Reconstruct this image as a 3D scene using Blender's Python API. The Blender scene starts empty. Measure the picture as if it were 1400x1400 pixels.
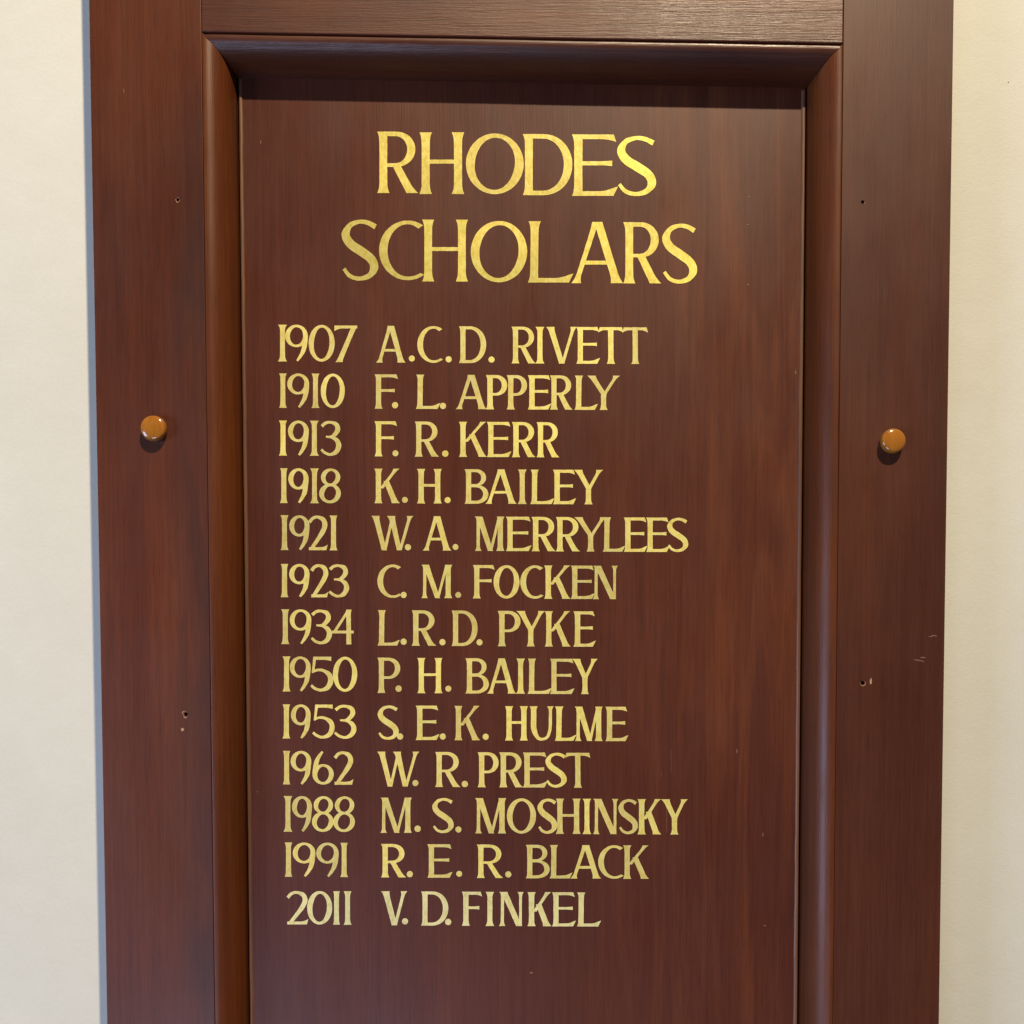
import bpy, bmesh, math, random
from mathutils import Vector, Matrix
from mathutils import noise as mnoise
random.seed(7)
S = bpy.context.scene
COL = S.collection

# ------------------------------------------------------------------ camera
U = 0.000465                      # metres per photo pixel on the board face
F = 1400.0                        # focal length in photo pixels
PX, PY = 700.0, 933.0             # principal point: the photo is the upper square of a portrait frame
DIST = F * U
kk = 1.0 / math.sqrt(72**2 + 35700**2 + 1400**2)
pitch = math.asin(1400 * kk)
fwd = Vector((0, math.cos(pitch), -math.sin(pitch)))
r0 = Vector((1, 0, 0)); u0 = r0.cross(fwd)
roll = math.atan2(72, 35700)
right = (r0 * math.cos(roll) - u0 * math.sin(roll)).normalized()
up = right.cross(fwd).normalized()
CAMPOS = Vector((0, -DIST, 0))
cam = bpy.data.cameras.new('camera'); camo = bpy.data.objects.new('camera', cam); COL.objects.link(camo)
M = Matrix((right, up, -fwd)).transposed().to_4x4(); M.translation = CAMPOS
camo.matrix_world = M
cam.sensor_fit = 'HORIZONTAL'; cam.sensor_width = 36; cam.lens = 36 * F / 1400
cam.shift_x = 0; cam.shift_y = (PY - 700) / 1400
cam.clip_start = 0.01; cam.clip_end = 100
S.camera = camo

def W(px, py, d=0.0):
    """photo pixel -> (x, z) in metres on the plane d pixels behind the board face"""
    v = right * ((px - PX) / F) - up * ((py - PY) / F) + fwd
    t = (d * U - CAMPOS.y) / v.y
    p = CAMPOS + v * t
    return p.x, p.z

# ------------------------------------------------------------------ light
w = bpy.data.worlds.new('World'); S.world = w; w.use_nodes = True
w.node_tree.nodes['Background'].inputs[0].default_value = (0.78, 0.86, 1.0, 1)
w.node_tree.nodes['Background'].inputs[1].default_value = 0.075

def area(name, loc, aim, sx, sy, power, color, shape='RECTANGLE'):
    l = bpy.data.lights.new(name, 'AREA'); l.shape = shape; l.size = sx; l.size_y = sy
    l.energy = power; l.color = color
    o = bpy.data.objects.new(name, l); COL.objects.link(o); o.location = loc
    o.rotation_euler = (Vector(aim) - Vector(loc)).to_track_quat('-Z', 'Y').to_euler()
    return o
LAMP = (1330 * U, -3780 * U, 5000 * U)
area('ceiling_lamp', LAMP, (LAMP[0] - 0.9, LAMP[1] + 0.5, LAMP[2] - 1.2), 0.065, 0.065, 118, (1.0, 0.82, 0.56), 'DISK')
for i in range(3):                          # tall panes of a window to the left, a little below eye level
    area('window_light', (-3.6, -1.9 - 0.75 * i, -0.75), (0, 0, -0.1), 0.60, 1.5, 31, (0.54, 0.67, 1.0))
for i in range(2):                          # added fill lights, low in front, for the bluish sheen
    area('low_sheen_fill', (-1.15 + 0.55 * i, -2.6, -1.85), (0, 0, -0.2), 0.45, 0.9, 11, (0.60, 0.68, 1.0))

S.view_settings.view_transform = 'Standard'; S.view_settings.look = 'None'
S.view_settings.exposure = 0; S.view_settings.gamma = 1

# ------------------------------------------------------------------ materials
def nt(name):
    m = bpy.data.materials.new(name); m.use_nodes = True
    t = m.node_tree; return m, t, t.nodes['Principled BSDF']
def node(t, typ, **kw):
    n = t.nodes.new(typ)
    for k, v in kw.items(): setattr(n, k, v)
    return n
def setin(n, **kw):
    for k, v in kw.items(): n.inputs[k.replace('_', ' ')].default_value = v
def noise(t, co, scale, detail, rough=0.55, dist=0.0, vec=(1, 1, 1), off=(0, 0, 0), rot=(0, 0, 0)):
    mp = node(t, 'ShaderNodeMapping'); mp.inputs['Scale'].default_value = vec; mp.inputs['Location'].default_value = off
    mp.inputs['Rotation'].default_value = rot
    t.links.new(co, mp.inputs[0])
    n = node(t, 'ShaderNodeTexNoise'); setin(n, Scale=scale, Detail=detail, Roughness=rough, Distortion=dist)
    t.links.new(mp.outputs[0], n.inputs['Vector']); return n.outputs['Fac']
def ramp(t, fac, stops, interp='LINEAR'):
    r = node(t, 'ShaderNodeValToRGB'); e = r.color_ramp.elements; r.color_ramp.interpolation = interp
    while len(e) < len(stops): e.new(0.5)
    for el, (p, c) in zip(e, stops): el.position = p; el.color = (c if len(c) == 4 else (*c, 1))
    t.links.new(fac, r.inputs[0]); return r.outputs[0]
def mix(t, fac, a, b, mode='MIX'):
    n = node(t, 'ShaderNodeMix', data_type='RGBA', blend_type=mode)
    if isinstance(fac, (int, float)): n.inputs[0].default_value = fac
    else: t.links.new(fac, n.inputs[0])
    for i, s in ((6, a), (7, b)):
        if isinstance(s, tuple): n.inputs[i].default_value = (*s[:3], 1)
        else: t.links.new(s, n.inputs[i])
    return n.outputs[2]

def wood(name, along='z', dark=(0.060, 0.0145, 0.0075), mid=(0.092, 0.024, 0.011), light=(0.135, 0.042, 0.017),
         rough=0.36, spec=0.5, seed=0.0, figure=0.0, bump=0.12, patch=0.5, coat=0.25, stain=False):
    m, t, b = nt(name)
    co = node(t, 'ShaderNodeTexCoord').outputs['Object']
    g = (lambda a, l: (a, a, l)) if along == 'z' else (lambda a, l: (l, a, a))
    o = (seed, seed * 1.7, seed * 0.6)
    pores = noise(t, co, 1.0, 3, 0.6, 0.0, g(1500, 60), o)
    fine = noise(t, co, 1.0, 5, 0.6, 0.2, g(260, 7), o)
    lines = noise(t, co, 1.0, 3, 0.65, 0.3, g(720, 14), (seed * 1.3, 0.4, seed))
    broad = noise(t, co, 1.0, 3, 0.5, 0.6, g(26, 3.2), o)
    blot = noise(t, co, 1.0, 3, 0.5, 0.3, (9, 9, 5), (seed * 2, 1, seed))
    c = ramp(t, fine, [(0.25, dark), (0.5, mid), (0.80, light)])
    c2 = ramp(t, broad, [(0.3, dark), (0.52, mid), (0.75, light)])
    c = mix(t, 0.55, c, c2)
    if figure:
        fg = noise(t, co, 1.0, 3, 0.55, 1.1, (46, 46, 3.4), (seed * 3, 0.2, 0.4), (0, math.radians(3), 0))
        sx_ = node(t, 'ShaderNodeSeparateXYZ'); t.links.new(co, sx_.inputs[0])      # the streaky figure lies in the right third
        m1 = node(t, 'ShaderNodeMapRange'); m1.interpolation_type = 'SMOOTHSTEP'; setin(m1, From_Min=0.05, From_Max=0.13, To_Min=0.12, To_Max=1.0)
        t.links.new(sx_.outputs[0], m1.inputs[0])
        fm = mix(t, 1.0, ramp(t, fg, [(0.5, (0, 0, 0)), (0.68, (figure,) * 3)]), m1.outputs[0], 'MULTIPLY')
        c = mix(t, fm, c, (0.155, 0.046, 0.018))
    bl = ramp(t, blot, [(0.34, (0.78, 0.74, 0.82)), (0.5, (1, 1, 1)), (0.68, (1.22, 1.18, 0.95))])
    c = mix(t, patch, c, bl, 'MULTIPLY')
    c = mix(t, 0.55, c, ramp(t, lines, [(0.30, (0.74, 0.70, 0.66)), (0.50, (1, 1, 1)), (0.72, (1.18, 1.20, 1.22))]), 'MULTIPLY')
    c = mix(t, 1.0, c, (1.02, 0.96, 0.75), 'MULTIPLY')
    pr = ramp(t, pores, [(0.30, (0.72, 0.70, 0.70)), (0.46, (1, 1, 1)), (0.8, (1.10, 1.10, 1.08))])
    c = mix(t, 0.85, c, pr, 'MULTIPLY')
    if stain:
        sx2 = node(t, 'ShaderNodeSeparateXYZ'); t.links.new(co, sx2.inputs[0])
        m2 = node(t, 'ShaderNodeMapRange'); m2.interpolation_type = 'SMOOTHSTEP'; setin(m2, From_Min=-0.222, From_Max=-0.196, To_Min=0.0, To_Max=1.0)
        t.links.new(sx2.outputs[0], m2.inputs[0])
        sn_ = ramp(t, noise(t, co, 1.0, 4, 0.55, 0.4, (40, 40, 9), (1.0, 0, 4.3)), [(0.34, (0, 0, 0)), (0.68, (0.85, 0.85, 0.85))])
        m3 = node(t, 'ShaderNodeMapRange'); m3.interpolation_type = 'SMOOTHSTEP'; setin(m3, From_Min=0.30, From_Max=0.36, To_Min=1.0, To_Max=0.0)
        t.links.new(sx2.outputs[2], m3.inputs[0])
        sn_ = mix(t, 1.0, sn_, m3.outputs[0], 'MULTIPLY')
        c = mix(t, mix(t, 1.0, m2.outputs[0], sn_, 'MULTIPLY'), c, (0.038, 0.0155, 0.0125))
    # small pale nicks in the varnish
    t.links.new(c, b.inputs['Base Color'])
    rr = noise(t, co, 1.0, 4, 0.6, 0, (30, 30, 12), (3, seed, 1))
    mr = node(t, 'ShaderNodeMapRange'); setin(mr, From_Min=0.3, From_Max=0.7, To_Min=rough - 0.05, To_Max=rough + 0.07)
    t.links.new(rr, mr.inputs[0]); t.links.new(mr.outputs[0], b.inputs['Roughness'])
    b.inputs['Specular IOR Level'].default_value = spec
    b.inputs['Coat Weight'].default_value = coat; b.inputs['Coat Roughness'].default_value = 0.22
    bm = node(t, 'ShaderNodeBump'); setin(bm, Strength=bump, Distance=0.0004)
    h = node(t, 'ShaderNodeMath', operation='ADD'); h.use_clamp = False
    t.links.new(pores, h.inputs[0]); t.links.new(fine, h.inputs[1])
    t.links.new(h.outputs[0], bm.inputs['Height']); t.links.new(bm.outputs[0], b.inputs['Normal'])
    t.links.new(bm.outputs[0], b.inputs['Coat Normal'])
    return m

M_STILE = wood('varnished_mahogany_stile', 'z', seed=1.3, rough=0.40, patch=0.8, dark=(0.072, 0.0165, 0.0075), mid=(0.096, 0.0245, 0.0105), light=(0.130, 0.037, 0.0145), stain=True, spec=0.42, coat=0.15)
M_STILE2 = wood('varnished_mahogany_stile_dark', 'z', seed=4.1, rough=0.42, patch=0.5,
                dark=(0.056, 0.015, 0.0085), mid=(0.080, 0.022, 0.012), light=(0.10, 0.029, 0.015), spec=0.4, coat=0.1)
M_RAIL = wood('varnished_mahogany_rail', 'x', seed=6.7, rough=0.43, bump=0.5, spec=0.5, coat=0.05)
M_MOULD = wood('varnished_mahogany_moulding', 'z', seed=9.2, rough=0.38, dark=(0.078, 0.019, 0.006),
               mid=(0.115, 0.031, 0.009), light=(0.165, 0.052, 0.014), bump=0.22, coat=0.0, spec=0.42)
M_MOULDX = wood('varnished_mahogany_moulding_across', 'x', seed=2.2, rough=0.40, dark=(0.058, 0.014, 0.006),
               mid=(0.082, 0.021, 0.009), light=(0.12, 0.036, 0.015), bump=0.3, coat=0.15)  # top moulding: shade of its underside put into a darker wood colour
M_PANEL = wood('varnished_mahogany_panel', 'z', seed=12.5, rough=0.40, figure=0.5, patch=0.45, dark=(0.070, 0.0165, 0.009), mid=(0.086, 0.0215, 0.0115), light=(0.110, 0.030, 0.0145), coat=0.10, spec=0.42)
M_BEAD = wood('pale_mahogany_edge', 'z', seed=3.3, rough=0.45, dark=(0.12, 0.05, 0.030), mid=(0.15, 0.068, 0.042),
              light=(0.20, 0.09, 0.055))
def simple(name, col, rough, **kw):
    m, t, b = nt(name); b.inputs['Base Color'].default_value = (*col, 1); b.inputs['Roughness'].default_value = rough
    for k, v in kw.items(): b.inputs[k.replace('_', ' ')].default_value = v
    return m, t, b
M_RAW = simple('raw_splintered_wood', (0.46, 0.27, 0.155), 0.8)[0]
M_SCUFF = simple('pale_scuff', (0.215, 0.11, 0.065), 0.6)[0]
M_CAP, tc, bc = simple('honey_wood_cap', (0.52, 0.20, 0.022), 0.16, Coat_Weight=0.8, Coat_Roughness=0.05)
_co = node(tc, 'ShaderNodeTexCoord').outputs['Object']
_n = noise(tc, _co, 1.0, 4, 0.6, 0.5, (260, 260, 90))
tc.links.new(ramp(tc, _n, [(0.3, (0.33, 0.115, 0.010)), (0.7, (0.44, 0.165, 0.018))]), bc.inputs['Base Color'])
M_COLLAR = simple('dark_wood_collar', (0.05, 0.014, 0.006), 0.5)[0]
# gold leaf lettering: denser leaf along the outline of every stroke, thinner brushed leaf inside
def gold(name, c0, c1, c2, metal):
    m, tg, bg = simple(name, c1, 0.43, Metallic=metal)
    co = node(tg, 'ShaderNodeTexCoord').outputs['Object']
    n1 = noise(tg, co, 1.0, 4, 0.65, 0.2, (520, 520, 300)); n2 = noise(tg, co, 1.0, 2, 0.5, 0, (22, 22, 22))
    gc = ramp(tg, n1, [(0.30, c0), (0.5, c1), (0.72, c2)])
    gc = mix(tg, 1.0, gc, ramp(tg, n2, [(0.35, (0.86, 0.88, 0.90)), (0.65, (1.06, 1.04, 0.98))]), 'MULTIPLY')
    at = node(tg, 'ShaderNodeAttribute', attribute_name='core')
    gc = mix(tg, 1.0, gc, ramp(tg, at.outputs['Fac'], [(0.0, (1.0, 1.0, 1.10)), (1.0, (0.92, 0.92, 0.86))]), 'MULTIPLY')
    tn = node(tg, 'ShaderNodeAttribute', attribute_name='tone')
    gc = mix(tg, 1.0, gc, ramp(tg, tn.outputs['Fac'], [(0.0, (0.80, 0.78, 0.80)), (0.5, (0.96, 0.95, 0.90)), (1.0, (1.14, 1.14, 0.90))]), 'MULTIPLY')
    tg.links.new(gc, bg.inputs['Base Color'])
    bmp = node(tg, 'ShaderNodeBump'); setin(bmp, Strength=0.25, Distance=0.0003)
    tg.links.new(n1, bmp.inputs['Height']); tg.links.new(bmp.outputs[0], bg.inputs['Normal'])
    return m
M_GOLD = gold('gold_leaf', (0.85, 0.65, 0.165), (0.99, 0.83, 0.27), (1.0, 0.94, 0.41), 0.20)
M_TITLE = gold('title_gold_leaf', (0.74, 0.58, 0.10), (0.90, 0.74, 0.18), (0.98, 0.88, 0.30), 0.30)
M_PALE = gold('pale_gold_leaf', (0.72, 0.64, 0.28), (0.90, 0.82, 0.43), (0.97, 0.92, 0.58), 0.15)
# wall paint
M_WALL, tw, bw = simple('cream_wall_paint', (0.80, 0.76, 0.66), 0.62)
co = node(tw, 'ShaderNodeTexCoord').outputs['Object']
a1 = noise(tw, co, 1.0, 4, 0.6, 0.3, (330, 330, 420)); a2 = noise(tw, co, 1.0, 3, 0.5, 0, (5, 5, 5)); a3 = noise(tw, co, 1.0, 2, 0.5, 0, (1400, 1400, 1400))
wc = ramp(tw, a2, [(0.3, (0.715, 0.708, 0.612)), (0.7, (0.770, 0.767, 0.675))])
a4 = noise(tw, co, 1.0, 5, 0.6, 0.6, (38, 38, 60), (2, 0, 5))
wc = mix(tw, 1.0, wc, ramp(tw, a4, [(0.3, (0.975, 0.97, 0.96)), (0.7, (1.01, 1.01, 1.01))]), 'MULTIPLY')
wc = mix(tw, 1.0, wc, ramp(tw, a1, [(0.3, (0.97, 0.97, 0.967)), (0.7, (1.0, 1.0, 1.0))]), 'MULTIPLY')
tw.links.new(wc, bw.inputs['Base Color'])
hb = node(tw, 'ShaderNodeMath', operation='ADD'); tw.links.new(a1, hb.inputs[0]); tw.links.new(a3, hb.inputs[1])
bmp = node(tw, 'ShaderNodeBump'); setin(bmp, Strength=0.25, Distance=0.0005)
tw.links.new(hb.outputs[0], bmp.inputs['Height']); tw.links.new(bmp.outputs[0], bw.inputs['Normal'])

# ------------------------------------------------------------------ mesh helpers
def obj(name, bm, mat, parent=None, smooth=False):
    me = bpy.data.meshes.new(name); bm.normal_update(); bm.to_mesh(me); bm.free(); me.materials.append(mat)
    if smooth:
        for p in me.polygons: p.use_smooth = True
    o = bpy.data.objects.new(name, me); COL.objects.link(o)
    if parent: o.parent = parent
    return o
def prism(poly, y0, y1, bev=0.0):
    """poly: (x, z) metres counter-clockwise seen from the camera; y0 front, y1 back (metres)"""
    bm = bmesh.new()
    f = [bm.verts.new((x, y0, z)) for x, z in poly]; b = [bm.verts.new((x, y1, z)) for x, z in poly]
    bm.faces.new(f); bm.faces.new(b[::-1])
    n = len(poly)
    for i in range(n):
        j = (i + 1) % n; bm.faces.new((f[i], b[i], b[j], f[j]))
    bmesh.ops.recalc_face_normals(bm, faces=bm.faces)
    if bev:
        bmesh.ops.bevel(bm, geom=[e for e in bm.edges if abs(e.verts[0].co.y - y0) < 1e-7 and abs(e.verts[1].co.y - y0) < 1e-7],
                        offset=bev, segments=2, profile=0.6, affect='EDGES')
    return bm

# ------------------------------------------------------------------ wall
TH = 112.0                                   # board thickness in px units
bm = bmesh.new()
yw = TH * U
vs = [bm.verts.new(p) for p in ((-1.6, yw, -1.5), (1.6, yw, -1.5), (1.6, yw, 1.6), (-1.6, yw, 1.6))]
bm.faces.new(vs)
wall = obj('wall', bm, M_WALL); wall['kind'] = 'structure'; wall['label'] = 'cream painted wall behind the wooden honour board'

# ------------------------------------------------------------------ honour board
board = bpy.data.objects.new('honour_board', None); COL.objects.link(board)
board['label'] = 'tall mahogany honour board with gold lettering listing Rhodes Scholars, fixed to the cream wall'
board['category'] = 'honour board'

X_L = (W(121.8, 0)[0] + W(146.3, 1400)[0]) / 2
X_R = (W(1304, 0)[0] + W(1283.7, 1400)[0]) / 2
X_ML = (W(275, 44)[0] + W(293.8, 1400)[0]) / 2      # stile / moulding line, left
X_MR = (W(1152, 60)[0] + W(1140, 1400)[0]) / 2
ZT_L = W(275, 43)[1]; ZT_R = W(1152, 59)[1]         # lower edge of the top rail
SL = (ZT_R - ZT_L) / (X_MR - X_ML)
ZTOP = W(700, -260)[1]; ZBOT = W(700, 1820)[1]
def rail_z(x): return ZT_L + SL * (x - X_ML)
print('X', X_L, X_ML, X_MR, X_R, 'slope', SL)
g = 0.12 * U
YB = (TH - 1.0) * U

def punch(o, holes):
    """sink real screw holes into a board piece"""
    for (px, py, r) in holes:
        x, z = W(px, py)
        bmc = bmesh.new()
        bmesh.ops.create_cone(bmc, segments=10, radius1=r * U, radius2=r * U * 0.9, depth=40 * U, cap_ends=True)
        bmesh.ops.rotate(bmc, verts=bmc.verts, cent=(0, 0, 0), matrix=Matrix.Rotation(math.pi / 2, 3, 'X'))
        bmesh.ops.translate(bmc, verts=bmc.verts, vec=(x, 0, z))
        me = bpy.data.meshes.new('cut'); bmc.to_mesh(me); bmc.free(); c = bpy.data.objects.new('cut', me); COL.objects.link(c)
        md = o.modifiers.new('b', 'BOOLEAN'); md.operation = 'DIFFERENCE'; md.object = c; md.solver = 'EXACT'
        dg = bpy.context.evaluated_depsgraph_get(); dg.update()
        new = bpy.data.meshes.new_from_object(o.evaluated_get(dg))
        o.modifiers.clear(); o.data = new
        bpy.data.objects.remove(c)

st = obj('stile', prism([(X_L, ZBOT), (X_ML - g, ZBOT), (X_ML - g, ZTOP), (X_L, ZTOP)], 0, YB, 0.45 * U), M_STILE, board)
st['label'] = 'left upright of the frame, warm reddish brown with a bluish sheen low down'
punch(st, [(243.2, 273.0, 1.9), (254.2, 976.5, 2.6)])
st2 = obj('stile', prism([(X_MR + g, ZBOT), (X_R, ZBOT), (X_R, ZTOP), (X_MR + g, ZTOP)], 0, YB, 0.45 * U), M_STILE2, board)
st2['label'] = 'right upright of the frame, darker matt brown with two small scuffs'
punch(st2, [(1179.5, 276.0, 2.4), (1179.5, 933.5, 2.8)])
obj('top_rail', prism([(X_ML + g, rail_z(X_ML)), (X_MR - g, rail_z(X_MR)), (X_MR - g, ZTOP), (X_ML + g, ZTOP)], 0.3 * U, YB, 1.5 * U), M_RAIL, board)
ZB_IN = W(700, 1700)[1]
obj('bottom_rail', prism([(X_ML + g, ZBOT), (X_MR - g, ZBOT), (X_MR - g, ZB_IN), (X_ML + g, ZB_IN)], 0.3 * U, YB, 1.5 * U), M_RAIL, board)

# moulding: profile (s = inward from the frame edge, d = behind the face), px units
PD = 48.0                                   # depth of the sunk panel
prof = [(0.15, 60), (0.15, 1.5), (0.5, 0.9), (1.3, 0.65), (2.6, 0.5), (4.2, 0.5)]
for i in range(1, 29):
    u_ = math.sin(math.radians(90 * i / 28))
    prof.append((4.2 + 29.8 * u_, 0.5 + 3.0 * u_ + 43.0 * (1 - max(0.0, 1 - u_ ** 2.0) ** 0.56)))
prof.append((34.0, 60))
ins = [Vector((X_ML, 0, rail_z(X_ML))), Vector((X_MR, 0, rail_z(X_MR)))]
prof_t = [(s + (2.6 if i < 7 else 2.6 * max(0, 1 - (i - 6) / 5)), d) for i, (s, d) in enumerate(prof)]   # wider shadow gap under the top rail
def run(name, which):
    bm = bmesh.new(); rows = []
    pr = prof
    for i, (s, d) in enumerate(pr):
        st_ = prof_t[i][0]
        if which == 'left':
            x = X_ML + s * U; a = (x, ZB_IN + s * U); b = (x, rail_z(X_ML) - s * U + SL * s * U)
        elif which == 'right':
            x = X_MR - s * U; a = (x, rail_z(X_MR) - s * U - SL * s * U); b = (x, ZB_IN + s * U)
        elif which == 'top':
            a = (X_ML + (s + .55) * U, rail_z(X_ML) - st_ * U + SL * s * U); b = (X_MR - (s + .55) * U, rail_z(X_MR) - st_ * U - SL * s * U)
        else:
            a = (X_MR - s * U, ZB_IN + s * U); b = (X_ML + s * U, ZB_IN + s * U)
        row = []
        n = 40
        for k in range(n + 1):
            f = k / n; x = a[0] + (b[0] - a[0]) * f; z = a[1] + (b[1] - a[1]) * f
            wob = 0.35 * U * mnoise.noise(Vector((x * 18, z * 18, 3.0 + len(which)))) if 0 < k < n else 0
            if which in ('left', 'right'): x += wob
            else: z += wob
            row.append(bm.verts.new((x, d * U, z)))
        rows.append(row)
    for i in range(len(rows) - 1):
        for k in range(len(rows[0]) - 1):
            bm.faces.new((rows[i][k], rows[i][k + 1], rows[i + 1][k + 1], rows[i + 1][k]))
    bmesh.ops.recalc_face_normals(bm, faces=bm.faces)
    bm.faces.ensure_lookup_table(); bm.normal_update()
    if sum(f.normal.y for f in bm.faces) > 0: bmesh.ops.reverse_faces(bm, faces=bm.faces)
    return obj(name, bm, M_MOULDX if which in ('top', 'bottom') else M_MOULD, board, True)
for wh in ('top', 'left', 'right', 'bottom'): run('moulding', wh)

panel = obj('panel', prism([(X_ML + 37.2 * U, ZB_IN + 5 * U), (X_MR - 37.2 * U, ZB_IN + 5 * U), (X_MR - 37.2 * U, rail_z(X_MR) - 20 * U), (X_ML + 37.2 * U, rail_z(X_ML) - 20 * U)],
            PD * U, YB - 2 * U), M_PANEL, board)
panel['label'] = 'sunk flat centre panel that carries the gold lettering'
# narrow strip of paler wood along both sides of the panel
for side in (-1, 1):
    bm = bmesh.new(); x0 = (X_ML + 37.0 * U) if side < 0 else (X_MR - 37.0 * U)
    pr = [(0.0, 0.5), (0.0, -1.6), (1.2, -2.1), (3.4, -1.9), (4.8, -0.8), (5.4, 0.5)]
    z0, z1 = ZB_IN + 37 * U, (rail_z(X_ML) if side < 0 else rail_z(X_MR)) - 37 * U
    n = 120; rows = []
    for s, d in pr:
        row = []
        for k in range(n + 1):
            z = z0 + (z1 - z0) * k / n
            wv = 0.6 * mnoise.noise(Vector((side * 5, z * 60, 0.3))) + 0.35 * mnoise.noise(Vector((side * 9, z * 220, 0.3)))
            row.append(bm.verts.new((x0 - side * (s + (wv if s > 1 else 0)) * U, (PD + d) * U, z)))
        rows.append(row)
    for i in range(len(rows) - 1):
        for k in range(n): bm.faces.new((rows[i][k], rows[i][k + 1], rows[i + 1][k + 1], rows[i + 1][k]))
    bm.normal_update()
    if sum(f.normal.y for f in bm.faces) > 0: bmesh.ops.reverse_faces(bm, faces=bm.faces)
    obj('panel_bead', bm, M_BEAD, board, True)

# ------------------------------------------------------------------ knobs
def lathe(bm, prof, cx, cz, seg=48):
    rings = []
    for r, y in prof:
        rings.append([bm.verts.new((cx + r * U * math.cos(2 * math.pi * k / seg), y * U, cz + r * U * math.sin(2 * math.pi * k / seg))) for k in range(seg)] if r > 0
                     else [bm.verts.new((cx, y * U, cz))])
    for a, b in zip(rings, rings[1:]):
        for k in range(seg):
            j = (k + 1) % seg
            if len(b) == 1: bm.faces.new((a[k], a[j], b[0]))
            elif len(a) == 1: bm.faces.new((a[0], b[j], b[k]))
            else: bm.faces.new((a[k], a[j], b[j], b[k]))
    bmesh.ops.recalc_face_normals(bm, faces=bm.faces)
KH = 15.5
for (px, py, r, lab) in ((208.8, 585.0, 17.2, 'round glossy honey coloured wooden button on the left upright'),
                         (1222.2, 602.3, 16.6, 'round glossy honey coloured wooden button on the right upright')):
    cx, cz = W(px, py, -KH * 0.75)
    pr = [(r * 0.86, 0.5)] + [(r * 0.94, -2.0), (r * 0.985, -4.5), (r, -7.5), (r * 0.99, -9.5), (r * 0.955, -11.5)]
    for i in range(1, 9):
        th = math.radians(90 * i / 8)
        pr.append((r * 0.93 * math.cos(th) if i < 8 else 0, -11.9 - (KH - 11.9) * math.sin(th)))
    bm = bmesh.new(); lathe(bm, pr, cx, cz)
    k = obj('wooden_button', bm, M_CAP, board, True); k['label'] = lab
    bm = bmesh.new(); lathe(bm, [(r * 0.80, 0.4), (r * 0.90, -0.5), (r * 0.915, -1.4), (r * 0.80, -1.8)], cx, cz)
    obj('collar', bm, M_COLLAR, k, True)

# ------------------------------------------------------------------ chips and scuffs
def blob(name, pts, mat, d=-0.25, thick=0.25, parent=board, label=None):
    poly = [W(x, y, d) for x, y in pts]
    ar = sum(poly[i][0] * poly[(i + 1) % len(poly)][1] - poly[(i + 1) % len(poly)][0] * poly[i][1] for i in range(len(poly)))
    if ar < 0: poly = poly[::-1]
    bm = prism(poly, d * U, (d + thick + 0.3) * U)
    o = obj(name, bm, mat, parent)
    if label: o['label'] = label
    return o
def chip_ring(cx, cy, r, widths, name='chipped_edge', parent=board):
    """irregular rim of bare wood round a screw hole; widths = 12 rim widths from the right, clockwise"""
    bm = bmesh.new(); n = 24; a = []; b = []
    for k in range(n):
        t = 2 * math.pi * k / n; f = k / 2; wv = widths[int(f) % 12] * (1 - f % 1) + widths[(int(f) + 1) % 12] * (f % 1)
        xi, zi = W(cx + (r - 0.1) * math.cos(t), cy + (r - 0.1) * math.sin(t)); xo, zo = W(cx + (r + wv) * math.cos(t), cy + (r + wv) * math.sin(t))
        a.append(bm.verts.new((xi, 0.5 * U, zi))); b.append(bm.verts.new((xo, -0.3 * U, zo)))
    for k in range(n):
        j = (k + 1) % n; bm.faces.new((a[k], b[k], b[j], a[j]))
    bm.normal_update()
    if sum(f.normal.y for f in bm.faces) > 0: bmesh.ops.reverse_faces(bm, faces=bm.faces)
    return obj(name, bm, M_RAW, parent)
chip_ring(243.2, 273.0, 1.9, [0.8, 1.6, 1.0, 2.4, 1.8, 1.0, 1.6, 0.5, 0.3, 1.6, 0.6, 0.3], parent=st)
chip_ring(254.2, 976.5, 2.6, [0.2, 0.4, 1.2, 3.0, 2.6, 0.8, 1.2, 3.6, 2.6, 1.6, 0.8, 0.2], parent=st)
chip_ring(1179.5, 276.0, 2.4, [0.2, 1.2, 0.5, 0.2, 0.1, 0.1, 0.1, 0.1, 0.1, 0.1, 0.1, 0.1], parent=st2)
chip_ring(1179.5, 933.5, 2.8, [1.2, 1.4, 1.5, 1.7, 1.4, 1.0, 0.9, 0.4, 0.2, 0.2, 0.4, 0.9], parent=st2)
blob('chip', [(247.6, 996), (249.6, 995), (251.8, 996.6), (251, 999), (249, 1000), (247.4, 998.4)], M_RAW, parent=st)
blob('chip', [(1189.6, 929), (1191.2, 926.6), (1192, 930), (1191.6, 935), (1189.8, 935.6), (1189.0, 932)], M_RAW, parent=st2)
blob('scuff', [(1268.6, 870.2), (1273, 869.4), (1276.5, 867.9), (1279.4, 868.8), (1282, 870.4), (1279.2, 870.2), (1276.3, 869.3), (1273.6, 871)], M_SCUFF, parent=st2)
blob('scuff', [(1257.8, 898.8), (1261, 898.0), (1264.5, 898.6), (1266.6, 900.0), (1263, 899.7), (1259.4, 899.6)], M_SCUFF, parent=st2)
blob('scuff', [(1248, 902), (1252, 901.2), (1258, 902.0), (1263.6, 904.0), (1263.2, 905.6), (1258, 904.2), (1252, 903.2)],
     simple('faint_scuff', (0.16, 0.07, 0.045), 0.6)[0], parent=st2)
blob('scuff', [(168.6, 121.5), (169.6, 121.6), (169.8, 126.8), (168.9, 127)], M_SCUFF, parent=st)
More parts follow.
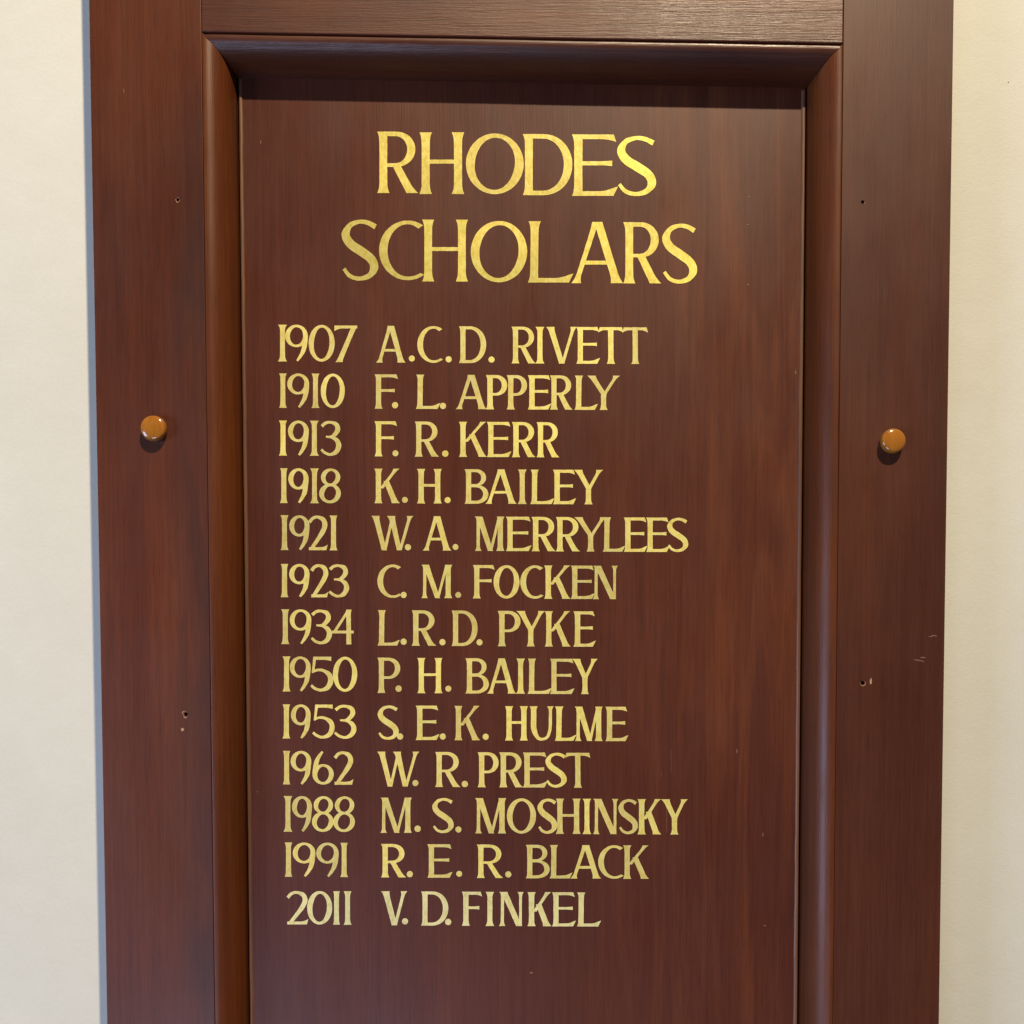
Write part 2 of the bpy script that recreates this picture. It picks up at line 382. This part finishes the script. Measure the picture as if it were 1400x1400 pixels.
for (x, y, rx, ry) in ((1023.6, 269, 1.3, .9), (1022, 307, 1.5, .9), (1023, 389, 1.3, 1.1), (726.5, 1330, 2.4, 1.5), (1088, 509, .8, 3.0), (356.5, 194, .6, 3),
                       (351.5, 1082.5, .9, .9), (1043, 1141, .7, 3), (1045.5, 1265.5, 1.7, .8), (1007.5, 1027, .8, 3.4)):
    p = [(x + rx * math.cos(t * 1.047), y + ry * math.sin(t * 1.047)) for t in range(6)]
    pts = [W(a, b, PD - .2) for a, b in p][::-1]
    obj('nick', prism(pts, (PD - 0.25) * U, (PD + .2) * U), M_SCUFF, panel)
# faint vertical runs beside the lettering
M_FAINT = simple('faint_run', (0.15, 0.055, 0.03), 0.5)[0]
for (x, y0, y1, wd) in ((911.5, 1092, 1140, 0.8), (917.5, 1022, 1058, 0.5), (904, 1050, 1064, .5)):
    pts = [W(a, b, PD - .1) for a, b in ((x - wd, y0), (x + wd * .6, y0 + 6), (x + wd, y1), (x - wd * .4, y1 - 4))][::-1]
    obj('scratch', prism(pts, (PD - 0.12) * U, (PD + .2) * U), M_FAINT, panel)

_x, _z = W(1378.5, 112.5, TH)
speck = obj('wall_nick', prism([(_x - .0005, _z), (_x, _z - .0005), (_x + .0005, _z), (_x, _z + .0004)], yw - .0001, yw + .0003), M_COLLAR, wall)
# ------------------------------------------------------------------ signwriter's alphabet (px units, y down)
def L_(a, b, f): return a + (b - a) * f
class Glyph:
    def __init__(self, x0, y0, x1, y1, s):
        self.x0, self.y0, self.W, self.H, self.s = x0, y0, x1 - x0, y1 - y0, s
        self.t = s * 0.56; self.strips = []
    def leg(self, xt, yt, xb, yb, wt, wb=None, ft=(0, 0), fb=(0, 0), waist=0.04):
        """stroke with level ends; x = centre; w = level width; f = serif spread (left, right)"""
        wb = wb or wt; n = 22; A = []; B = []; Lf = 0.16 * self.H; hh = max(yb - yt, 1e-3)
        for i in range(n + 1):
            f = i / n; f = 0.5 - 0.5 * math.cos(math.pi * f)
            y = L_(yt, yb, f); x = L_(xt, xb, f); w_ = L_(wt, wb, f) * (1 - waist * math.sin(math.pi * f))
            et = max(0, 1 - (y - yt) / Lf) ** 2.3; eb = max(0, 1 - (yb - y) / Lf) ** 2.3
            A.append((x - w_ / 2 - ft[0] * et - fb[0] * eb, y)); B.append((x + w_ / 2 + ft[1] * et + fb[1] * eb, y))
        self.strips.append((A, B))
    def bar(self, xa, xb, y, t, fa=(0, 0), fb=(0, 0), slant=0, Lf=None):
        """level stroke; y = centre; f = end spread (up, down)"""
        n = 14; A = []; B = []; Lf = Lf or 0.45 * abs(xb - xa)
        for i in range(n + 1):
            f = i / n; x = L_(xa, xb, f)
            ea = max(0, 1 - (x - xa) / Lf) ** 2; eb = max(0, 1 - (xb - x) / Lf) ** 2
            up_ = y - t / 2 - fa[0] * ea - fb[0] * eb; dn = y + t / 2 + fa[1] * ea + fb[1] * eb
            sl = slant * (1 if f == 1 else 0)
            A.append((x - sl, up_)); B.append((x + sl * 0.0, dn))
        self.strips.append((A, B))
    def bowl(self, xs, xc, xr, ya, yb, ta, tb, s):
        n = 20; A = [(xs, ya)]; B = [(xs, ya + ta)]; cy = (ya + yb) / 2
        for i in range(n + 1):
            th = -math.pi / 2 + math.pi * i / n; c, sn = math.cos(th), math.sin(th)
            c2 = abs(c) ** 0.92
            A.append((xc + (xr - xc) * c2, cy + (yb - ya) / 2 * sn))
            tt = ta if sn < 0 else tb
            B.append((xc - 0.05 * s + (xr - xc - s + 0.05 * s) * c2, cy + ((yb - ya) / 2 - tt) * sn))
        A.append((xs, yb)); B.append((xs, yb - tb)); self.strips.append((A, B))
    def ring(self, x0, y0, x1, y1, sx, ty, a0=0, a1=360, tilt=0.0, e0=0, e1=0):
        cx, cy, rx, ry = (x0 + x1) / 2, (y0 + y1) / 2, (x1 - x0) / 2, (y1 - y0) / 2
        n = 44 if a1 - a0 > 300 else 30; A = []; B = []
        for i in range(n + 1):
            f = i / n; th = math.radians(L_(a0, a1, f)); c, sn = math.cos(th), math.sin(th)
            th2 = th + tilt * math.sin(2 * th) 
            ex = e0 * max(0, 1 - f / 0.16) ** 1.5 + e1 * max(0, 1 - (1 - f) / 0.16) ** 1.5
            A.append((cx + rx * c, cy + ry * sn))
            k = 1 + tilt * math.sin(2 * th)
            B.append((cx + (rx - (sx + ex) * k) * c, cy + (ry - (ty + ex) * k) * sn))
        self.strips.append((A, B))
    def path(self, pts, ws, n=9, cutn=None):
        P = [Vector(p) for p in pts]; P = [P[0] * 2 - P[1]] + P + [P[-1] * 2 - P[-2]]; Wd = [ws[0]] + list(ws) + [ws[-1]]
        C = []; wd = []
        for i in range(1, len(P) - 2):
            for k in range(n if i < len(P) - 3 else n + 1):
                f = k / n; a, b, c, d = P[i - 1:i + 3]
                C.append(0.5 * ((2 * b) + (c - a) * f + (2 * a - 5 * b + 4 * c - d) * f * f + (3 * b - a - 3 * c + d) * f ** 3))
                g2 = f * f * (3 - 2 * f); wd.append(L_(Wd[i], Wd[i + 1], g2))
        A = []; B = []
        for i, c in enumerate(C):
            tn = (C[min(i + 1, len(C) - 1)] - C[max(i - 1, 0)]).normalized(); nn = Vector((-tn.y, tn.x))
            A.append(tuple(c + nn * wd[i] / 2)); B.append(tuple(c - nn * wd[i] / 2))
        self.strips.append((A, B))

def draw(ch, g):
    W_, H, s, t = g.W, g.H, g.s, g.t
    q = 0.26 * s                                    # serif spread
    hb = t * 0.86                                   # thin bar
    def stem(x, ft=(q, q), fb=(q, q), w=s): g.leg(x, 0, x, H, w, w, ft, fb)
    sx = q + s / 2                                  # centre of a left stem
    if ch in '1I':
        f = (W_ - s * 0.96) / 2; g.leg(W_ / 2, 0, W_ / 2, H, s * .96, s, (f, f), (f, f), 0.06)
    elif ch == 'H':
        stem(sx); stem(W_ - sx); g.bar(sx, W_ - sx, .475 * H, hb)
    elif ch in 'EFL':
        if ch == 'L':
            g.leg(sx + q * .3, 0, sx, H, s, s, (q, q), (q, 0))
        else: g.leg(sx, 0, sx, H, s, s, (q, 0), (q, q if ch == 'F' else 0))
        if ch in 'EF':
            g.bar(sx, W_ - .0 * W_, t * .5, t * .98, (0, 0), (0, t * .62), slant=t * .5, Lf=.34 * W_)
            g.bar(sx, W_ * (.91 if ch == 'E' else .86), .47 * H, hb, (0, 0), (t * .16, t * .16), Lf=.3 * W_)
        if ch in 'EL':
            g.bar(sx, W_, H - t * .5, t * .98, (0, 0), (t * 1.0, 0), slant=-t * .4, Lf=.40 * W_)
            A, B = g.strips[-1]; B[-1] = (W_ - t * .6, H)
    elif ch == 'T':
        g.leg(W_ / 2, 0, W_ / 2 + .01 * W_, H, s, s, (0, 0), (q, q))
        g.bar(0, W_, t * .5, t * .95, (0, t * .8), (0, t * .8), Lf=.27 * W_)
        A, B = g.strips[-1]; A[0] = (t * .5, A[0][1]); A[-1] = (W_ - t * .4, A[-1][1])
    elif ch == 'D':
        g.leg(sx, 0, sx, H, s, s, (q, 0), (q, 0)); g.bowl(sx, .40 * W_, W_, 0, H, t, t, s * 1.05)
    elif ch == 'P':
        g.leg(sx, 0, sx, H, s, s, (q, 0), (q, q)); g.bowl(sx, .46 * W_, W_, 0, .60 * H, t, t * .85, s)
    elif ch == 'R':
        g.leg(sx, 0, sx, H, s, s, (q, 0), (q, q)); g.bowl(sx, .44 * W_, .93 * W_, 0, .575 * H, t, t * .8, s * 1.0)
        g.leg(.45 * W_, .53 * H, W_ - q - s * .62, H, s * 1.0, s * 1.12, (0, 0), (0, q * 1.2), 0)
    elif ch == 'B':
        g.leg(sx, 0, sx, H, s, s, (q, 0), (q, 0)); g.bowl(sx, .46 * W_, .90 * W_, 0, .49 * H, t, hb * .8, s * .92)
        g.bowl(sx, .46 * W_, W_, .455 * H, H, hb * .9, t, s)
    elif ch in 'O0':
        g.ring(0, 0, W_, H, s * (1.06 if ch == 'O' else 1.0), t * .92, tilt=0.09)
    elif ch == 'C':
        R = 1.30 * W_; g.ring(0, 0, R, H, s * 1.06, t * .82, 54, 303, 0.0, e0=-t * .38, e1=t * .05)
    elif ch == 'S':
        g.path([(.93 * W_, .125 * H), (.72 * W_, .060 * H), (.48 * W_, .043 * H), (.22 * W_, .105 * H), (.105 * W_, .255 * H), (.24 * W_, .40 * H), (.52 * W_, .515 * H),
                (.80 * W_, .64 * H), (.89 * W_, .78 * H), (.76 * W_, .91 * H), (.48 * W_, .960 * H), (.22 * W_, .915 * H), (.055 * W_, .80 * H)],
               [t * 1.12, t * .98, t * .86, t * 1.1, s * .98, s * 1.06, s * 1.1, s * 1.04, s, t * 1.15, t * .86, t * .86, t * .72])
    elif ch == 'U':
        g.path([(sx, 0.02 * H), (sx, .35 * H), (sx + .01 * W_, .66 * H), (.28 * W_ + sx * .3, .90 * H), (.52 * W_, .955 * H), (.75 * W_, .89 * H), (.86 * W_, .66 * H), (.875 * W_, .35 * H), (.875 * W_, 0.02 * H)],
               [s, s, s, t * 1.2, t * .9, t * .9, t, t, t])
        g.leg(sx, 0, sx, .2 * H, s, s, (q, q)); g.leg(.875 * W_, 0, .875 * W_, .2 * H, t, t, (q * 1.2, q * 1.2))
    elif ch == 'V':
        g.leg(q + s * .55, 0, .50 * W_ , H, s * 1.12, s * 1.0, (q, q * .8)); g.leg(W_ - q - s * .45, 0, .53 * W_, H, t * 1.1, t * 1.0, (q * 1.2, q * 1.2))
    elif ch == 'W':
        g.leg(q + s * .52, 0, .305 * W_, H, s * 1.08, s * .9, (q, q * .8)); g.leg(.50 * W_, .03 * H, .32 * W_, H, t * .95, t * 1.0)
        g.leg(.475 * W_, 0, .665 * W_, H, s * 1.1, s * .9, (q, q * .6)); g.leg(W_ - q * 1.3 - t * .5, 0, .685 * W_, H, t * 1.05, t, (q * 1.4, q * 1.3))
    elif ch == 'M':
        g.leg(.135 * W_, 0, .10 * W_ + t * .3, H, t * 1.15, t * 1.1, (q * .6, 0), (q * 1.1, q * 1.2)); g.leg(.17 * W_, 0, .54 * W_, H, s * 1.15, s * .95, (s * .28, 0))
        g.leg(.83 * W_, 0, .55 * W_, H, t * .95, t * .9); g.leg(W_ - sx, 0, W_ - sx, H, s, s, (q * .6, q), (q, q))
    elif ch == 'N':
        g.leg(.13 * W_, 0, .115 * W_, H, t * 1.05, t * 1.05, (q * .5, 0), (q * 1.1, q * 1.1)); g.leg(.19 * W_, 0, .84 * W_, H, s * 1.2, s * 1.1, (s * .3, 0))
        g.leg(.90 * W_, 0, .895 * W_, H, t * .95, t * .9, (q * 1.2, q * 1.2))
    elif ch == 'K':
        stem(sx); g.leg(W_ * .97 - t, 0, sx + s * .55, .57 * H, t * 1.15, t * 1.25, (q * .9, q * .9)); g.leg(.46 * W_, .36 * H, W_ - s * .62 - q, H, s * 1.02, s * 1.12, (0, 0), (q * .6, q), 0)
    elif ch == 'Y':
        g.leg(q + s * .6, 0, .52 * W_, .56 * H, s * 1.15, s, (q, q * .7)); g.leg(W_ - q * 1.3 - t * .5, 0, .52 * W_, .56 * H, t * 1.15, t * 1.2, (q * 1.3, q * 1.2))
        g.leg(.505 * W_, .5 * H, .505 * W_, H, s, s, (0, 0), (q, q))
    elif ch == 'A':
        g.leg(.475 * W_, 0, q * 1.3 + t * .5, H, t * 1.3, t * 1.1, (.1 * s, 0), (q * 1.2, q * 1.2)); g.leg(.52 * W_, 0, W_ - q - s * .5, H, s * 1.05, s * 1.05, (0, 0), (q, q))
        g.bar(.24 * W_, .80 * W_, .665 * H, hb)
    elif ch == '.':
        g.ring(0, 0, W_, H, W_ * .495, H * .495)
    elif ch == '7':
        g.bar(.02 * W_, W_, t * .5, t, (0, t * .9), (0, 0), Lf=.35 * W_); g.leg(W_ - s * .62, .03 * H, .22 * W_, H, s * 1.0, s * 1.05, (0, 0), (q * .7, q * .7))
    elif ch in '96':
        st0 = len(g.strips)
        g.ring(0, 0, W_, .61 * H, s * .92, t * .85, tilt=0.05)
        g.path([(W_ - s * .47, .22 * H), (W_ - s * .47, .36 * H), (W_ - s * .60, .52 * H), (.835 * W_ - s * .1, .68 * H), (.70 * W_, .83 * H), (.53 * W_, .985 * H)], [s * .8, s * .92, s * .95, s * .86, s * .66, s * .42])
        if ch == '6':
            for i in range(st0, len(g.strips)):
                A, B = g.strips[i]; g.strips[i] = ([(W_ - x, H - y) for x, y in A], [(W_ - x, H - y) for x, y in B])
    elif ch == '8':
        g.ring(.08 * W_, 0, .97 * W_, .505 * H, s * .86, t * .85, tilt=0.10); g.ring(0, .435 * H, W_, H, s * .92, t * .9, tilt=0.10)
    elif ch == '3':
        g.path([(.06 * W_, .155 * H), (.25 * W_, .065 * H), (.50 * W_, .045 * H), (.77 * W_, .11 * H), (.84 * W_, .25 * H), (.70 * W_, .39 * H), (.50 * W_, .455 * H), (.26 * W_, .455 * H)],
               [t * 1.1, t, t * .92, s * .85, s * .95, s * .8, t * .8, t * .62])
        g.path([(.30 * W_, .465 * H), (.55 * W_, .475 * H), (.80 * W_, .56 * H), (.89 * W_, .72 * H), (.76 * W_, .89 * H), (.48 * W_, .960 * H), (.22 * W_, .915 * H), (.03 * W_, .82 * H)],
               [t * .5, t * .8, s * .85, s * 1.0, s * .85, t * .92, t * .95, t * .85])
    elif ch == '2':
        g.path([(.05 * W_, .20 * H), (.22 * W_, .085 * H), (.47 * W_, .045 * H), (.76 * W_, .12 * H), (.85 * W_, .28 * H), (.74 * W_, .46 * H), (.46 * W_, .71 * H), (.14 * W_, .97 * H)],
               [t * 1.1, t * 1.05, t * .95, s * .85, s * .95, s * .9, s * .72, s * .62])
        g.bar(.03 * W_, W_, H - t * .5, t, (0, 0), (t * .9, 0), Lf=.35 * W_); A, B = g.strips[-1]; B[-1] = (W_ - t * .5, H)
    elif ch == '5':
        g.bar(.15 * W_, .93 * W_, t * .55, t * 1.05, (0, 0), (0, t * .4), Lf=.4 * W_); g.leg(.20 * W_, 0, .12 * W_, .44 * H, t * 1.05, t * .85)
        g.path([(.07 * W_, .455 * H), (.30 * W_, .385 * H), (.58 * W_, .40 * H), (.84 * W_, .52 * H), (.90 * W_, .70 * H), (.77 * W_, .88 * H), (.48 * W_, .957 * H), (.22 * W_, .915 * H), (.03 * W_, .82 * H)],
               [t * .6, t * .85, t, s * .9, s * 1.0, s * .88, t * .95, t * .95, t * .85])
    elif ch == '4':
        g.leg(.78 * W_, 0, .10 * W_, .66 * H, t * 1.1, t * 1.1, (t * .2, 0)); g.bar(0, W_, .645 * H, t * .95); g.leg(.76 * W_, 0, .78 * W_, H, s * .9, s * .95, (0, .6 * q), (0, 0))

def build_text(name, letters, s, parent, label=None, d0=PD, mat=None):
    """letters: list of (char, x0, y0, x1, y1) measured in photo pixels"""
    bm = bmesh.new(); lay = 0; core = bm.verts.layers.float.new('core'); tone = bm.verts.layers.float.new('tone'); base_t = random.uniform(-.12, .12)
    for (ch, x0, y0, x1, y1) in letters:
        g = Glyph(x0, y0, x1, y1, s * (1 + random.uniform(-.03, .03)))
        tn_ = 0.5 + base_t + (random.uniform(-.30, .30) if mat is not M_PALE else .12) + (0.15 if x0 > 650 else -0.05)  # metallic glints put into the letter colour, stronger to the right
        draw(ch, g); sd = random.uniform(0, 99); jit = 0.22 if s < 10 else 0.28
        for (A, B) in g.strips:
            lay += 1; d = d0 - 0.22 - 0.012 * (lay % 23)          # each brush stroke lies a hair above the last
            rows_ = []
            for (ax, ay), (bx, by) in zip(A, B):
                wd_ = max(1e-3, math.hypot(bx - ax, by - ay)); e = min(0.5, 1.35 / wd_); line = []
                for kf, cv in ((0, 0.0), (e, 1.0), (1 - e, 1.0), (1, 0.0)):
                    X, Y = x0 + ax + (bx - ax) * kf, y0 + ay + (by - ay) * kf
                    X += jit * mnoise.noise(Vector((X * .35, Y * .35, sd))); Y += jit * mnoise.noise(Vector((X * .35, Y * .35, sd + 7)))
                    wx, wz = W(X, Y, d0); v = bm.verts.new((wx, d * U, wz)); v[core] = cv; v[tone] = tn_; line.append(v)
                rows_.append(line)
            for la, lb in zip(rows_, rows_[1:]):
                for q_ in range(3):
                    try: bm.faces.new((la[q_], la[q_ + 1], lb[q_ + 1], lb[q_]))
                    except ValueError: pass
    bm.normal_update()
    for f in bm.faces:
        if f.normal.y > 0: f.normal_flip()
    o = obj(name, bm, mat or M_GOLD, parent)
    if label: o['label'] = label
    return o

def row(chars, xs, ya, yb, slope=0.006):
    """chars with [x0, x1] each; ya/yb = top/bottom at the first letter"""
    out = []; xa = xs[0][0] if not isinstance(xs[0][0], tuple) else 0
    for ch, e in zip(chars, xs):
        if ch == '.':
            cx, cy = e; r = 4.1 + random.uniform(-.2, .2); out.append(('.', cx - r, cy - r * 1.02, cx + r, cy + r * 1.02))
        elif len(e) == 4: out.append((ch, e[0], e[2], e[1], e[3]))
        else:
            dy = (e[0] - xa) * slope; out.append((ch, e[0], ya + dy, e[1], yb + dy))
    return out

build_text('title_line', [('R', 515.7, 180, 571.8, 264), ('H', 573.4, 181, 634.8, 265.4), ('O', 637, 182.6, 716, 265.6), ('D', 714.7, 183.4, 782.5, 267),
    ('E', 781.9, 184, 842.4, 268), ('S', 843.6, 185.4, 897, 268.8)], 11.3, panel, 'large gold word RHODES', mat=M_TITLE)
build_text('title_line', [('S', 467.4, 299.6, 517, 384.4), ('C', 518.3, 301.6, 578.2, 383.2), ('H', 577.2, 300.4, 639.8, 385), ('O', 643.7, 302.2, 720.8, 386),
    ('L', 721.8, 302.6, 781.4, 386.4), ('A', 781, 303.6, 851.6, 387.2), ('R', 852, 304, 904.2, 387.6), ('S', 905.6, 305.2, 952.8, 388.6)], 11.0, panel, 'large gold word SCHOLARS', mat=M_TITLE)

ROWS = [
 ('1907', row('1907', [(380.2, 392.4), (389.9, 420.9), (422, 457.6), (456.6, 488.4, 445.2, 495.2)], 444, 494.2),
  'A.C.D. RIVETT', row('A.C.D.RIVETT', [(514.3, 554.2), (563, 490.2), (570.6, 604.5), (613.4, 491.3), (627.5, 664.7), (672, 491.7),
    (699.4, 732.4), (732.2, 744.2), (746.7, 789.4), (788, 818.8), (817.8, 852), (850.6, 885.8)], 445.6, 495.8)),
 ('1910', row('1910', [(381.6, 392), (392.8, 422.7), (426, 436.7), (438.7, 471.5)], 510.6, 557.6),
  'F. L. APPERLY', row('F.L.APPERLY', [(512.1, 544.2), (540.1, 554), (568.6, 600.7), (605.7, 555), (623.2, 665), (664.3, 693.5), (692.7, 720.5),
    (721.6, 752.2), (751.9, 783), (785.3, 815.7), (802.6, 847.4)], 511.9, 558.8)),
 ('1913', row('1913', [(381.6, 392.4), (393.8, 422.2), (423.6, 436), (438.3, 466.2)], 575, 622.9),
  'F. R. KERR', row('F.R.KERR', [(512.1, 542.8), (540.7, 619.8), (567.1, 600.4), (608.8, 620.2), (627.5, 665.9), (665.7, 697.6), (699.8, 732.4), (733.6, 764.8)], 576, 624)),
 ('1918', row('1918', [(383, 393.2), (394.3, 421.9), (424, 436), (436.5, 466.1)], 640.2, 687.8),
  'K. H. BAILEY', row('K.H.BAILEY', [(511.8, 547.2), (553.6, 683.4), (570.2, 604), (612, 683.8), (635.2, 667.8), (663.8, 706), (708, 720), (725, 756.5), (756, 786), (784.3, 824.4)], 640.8, 688)),
 ('1921', row('1921', [(383.5, 394.5), (395.5, 423.2), (421.7, 448.2), (450.6, 461.4)], 704.5, 752),
  'W. A. MERRYLEES', row('W.A.MERRYLEES', [(507.9, 565.2), (557.7, 748.2), (577.9, 616.7), (622.7, 747.9), (648.4, 689.6), (691.8, 725.2), (726.7, 759.9), (760, 793),
    (784.9, 829.5), (824, 853), (852.8, 883.6), (883.4, 913.8), (912.7, 940.4)], 705.4, 752.4)),
 ('1923', row('1923', [(383.9, 394.2), (395.5, 423.2), (424.8, 449.2), (449.5, 476.9)], 771, 816.4),
  'C. M. FOCKEN', row('C.M.FOCKEN', [(516, 548.2), (551.9, 813.4), (575, 618.2), (626.5, 813.4), (646.5, 676.2), (674.8, 710.2), (711.3, 742.2), (743.9, 780.6), (780.4, 811.7), (811, 843.5)], 771.8, 817.4)),
 ('1934', row('1934', [(384.5, 395.7), (396.2, 425.7), (425.2, 453.5), (453.7, 483.6)], 833, 880.6),
  'L.R.D. PYKE', row('L.R.D.PYKE', [(516.2, 545.2), (551.9, 877.3), (562.9, 596.4), (604.9, 877.9), (617.4, 653), (655.6, 878.2), (680.5, 711.6), (705.8, 745), (744.8, 780.6), (783.9, 813)], 834.2, 882.6)),
 ('1950', row('1950', [(386.4, 397.2), (396.2, 424.8), (424.4, 455.1), (455.2, 488.4)], 897.5, 945.3),
  'P. H. BAILEY', row('P.H.BAILEY', [(516, 547.2), (544.9, 941.5), (570.6, 604.9), (613, 941.5), (636.4, 668.4), (666, 705.4), (705.8, 717.8), (721.2, 752.7), (752, 783.9), (781.8, 817.2)], 899.2, 947.4)),
 ('1953', row('1953', [(386.4, 396.8), (397.8, 424.8), (427.1, 457), (457, 487.2)], 963, 1009.6),
  'S. E.K. HULME', row('S.E.K.HULME', [(517, 544.6), (547, 1006.9), (568.3, 599.2), (605.3, 1006.9), (621.3, 656.8), (664, 1007.3), (690.4, 721.8), (724, 756.5), (758.3, 786.4), (785.3, 824), (827.7, 857.4)], 964.4, 1011.4)),
 ('1962', row('1962', [(387, 396.8), (397.4, 425.6), (427.3, 456.4), (456.6, 483.4)], 1026.6, 1072.4),
  'W. R. PREST', row('W.R.PREST', [(516, 573.2), (568, 1070.5), (595, 629.6), (635.5, 1071.8), (653, 681.7), (682.5, 715.3), (714.9, 746.9), (746.5, 774), (772.5, 807.1)], 1027.6, 1075.4)),
 ('1988', row('1988', [(387.6, 399.8), (399.2, 426.6), (426.6, 456.2), (455.5, 485.2)], 1088.3, 1137),
  'M. S. MOSHINSKY', row('M.S.MOSHINSKY', [(518.9, 563), (571, 1133), (591.6, 619.8), (626.7, 1134), (648.5, 692), (693, 732.8), (735.8, 761), (760, 793.8), (796.6, 808.2), (811.4, 844.2),
    (846.2, 871.3), (871.5, 904.4), (903.6, 940.2)], 1090.4, 1138.6)),
 ('1991', row('1991', [(389.3, 399.6), (400.4, 431.2), (432.4, 463), (465.4, 475.6)], 1151.8, 1198.6),
  'R. E. R. BLACK', row('R.E.R.BLACK', [(521, 555.5), (560.3, 1195), (584.3, 617.2), (627.8, 1194.6), (652, 688), (694.9, 1195.4), (718.9, 751.5), (751.3, 781.2), (779.9, 821.5), (817.8, 851.6), (851.9, 887.7)], 1153.8, 1199.5)),
 ('2011', row('2011', [(391.9, 421.6), (420, 454.2), (455.7, 464.5), (470, 480.6)], 1218, 1263.8),
  'V. D. FINKEL', row('V.D.FINKEL', [(521, 557.7), (553.8, 1259.6), (575.7, 613), (612.8, 1260.4), (631.4, 659.2), (664, 675.6), (683, 714.9), (721, 754.5), (754.7, 785.8), (788.6, 820.2)], 1218.4, 1265)),
]
for yr, a, nm, b in ROWS:
    build_text('year', a, 7.15, panel, 'gold year ' + yr, mat=M_PALE if yr == '2011' else M_GOLD)
    build_text('scholar_name', b, 7.3, panel, 'gold name ' + nm, mat=M_PALE if yr == '2011' else M_GOLD)
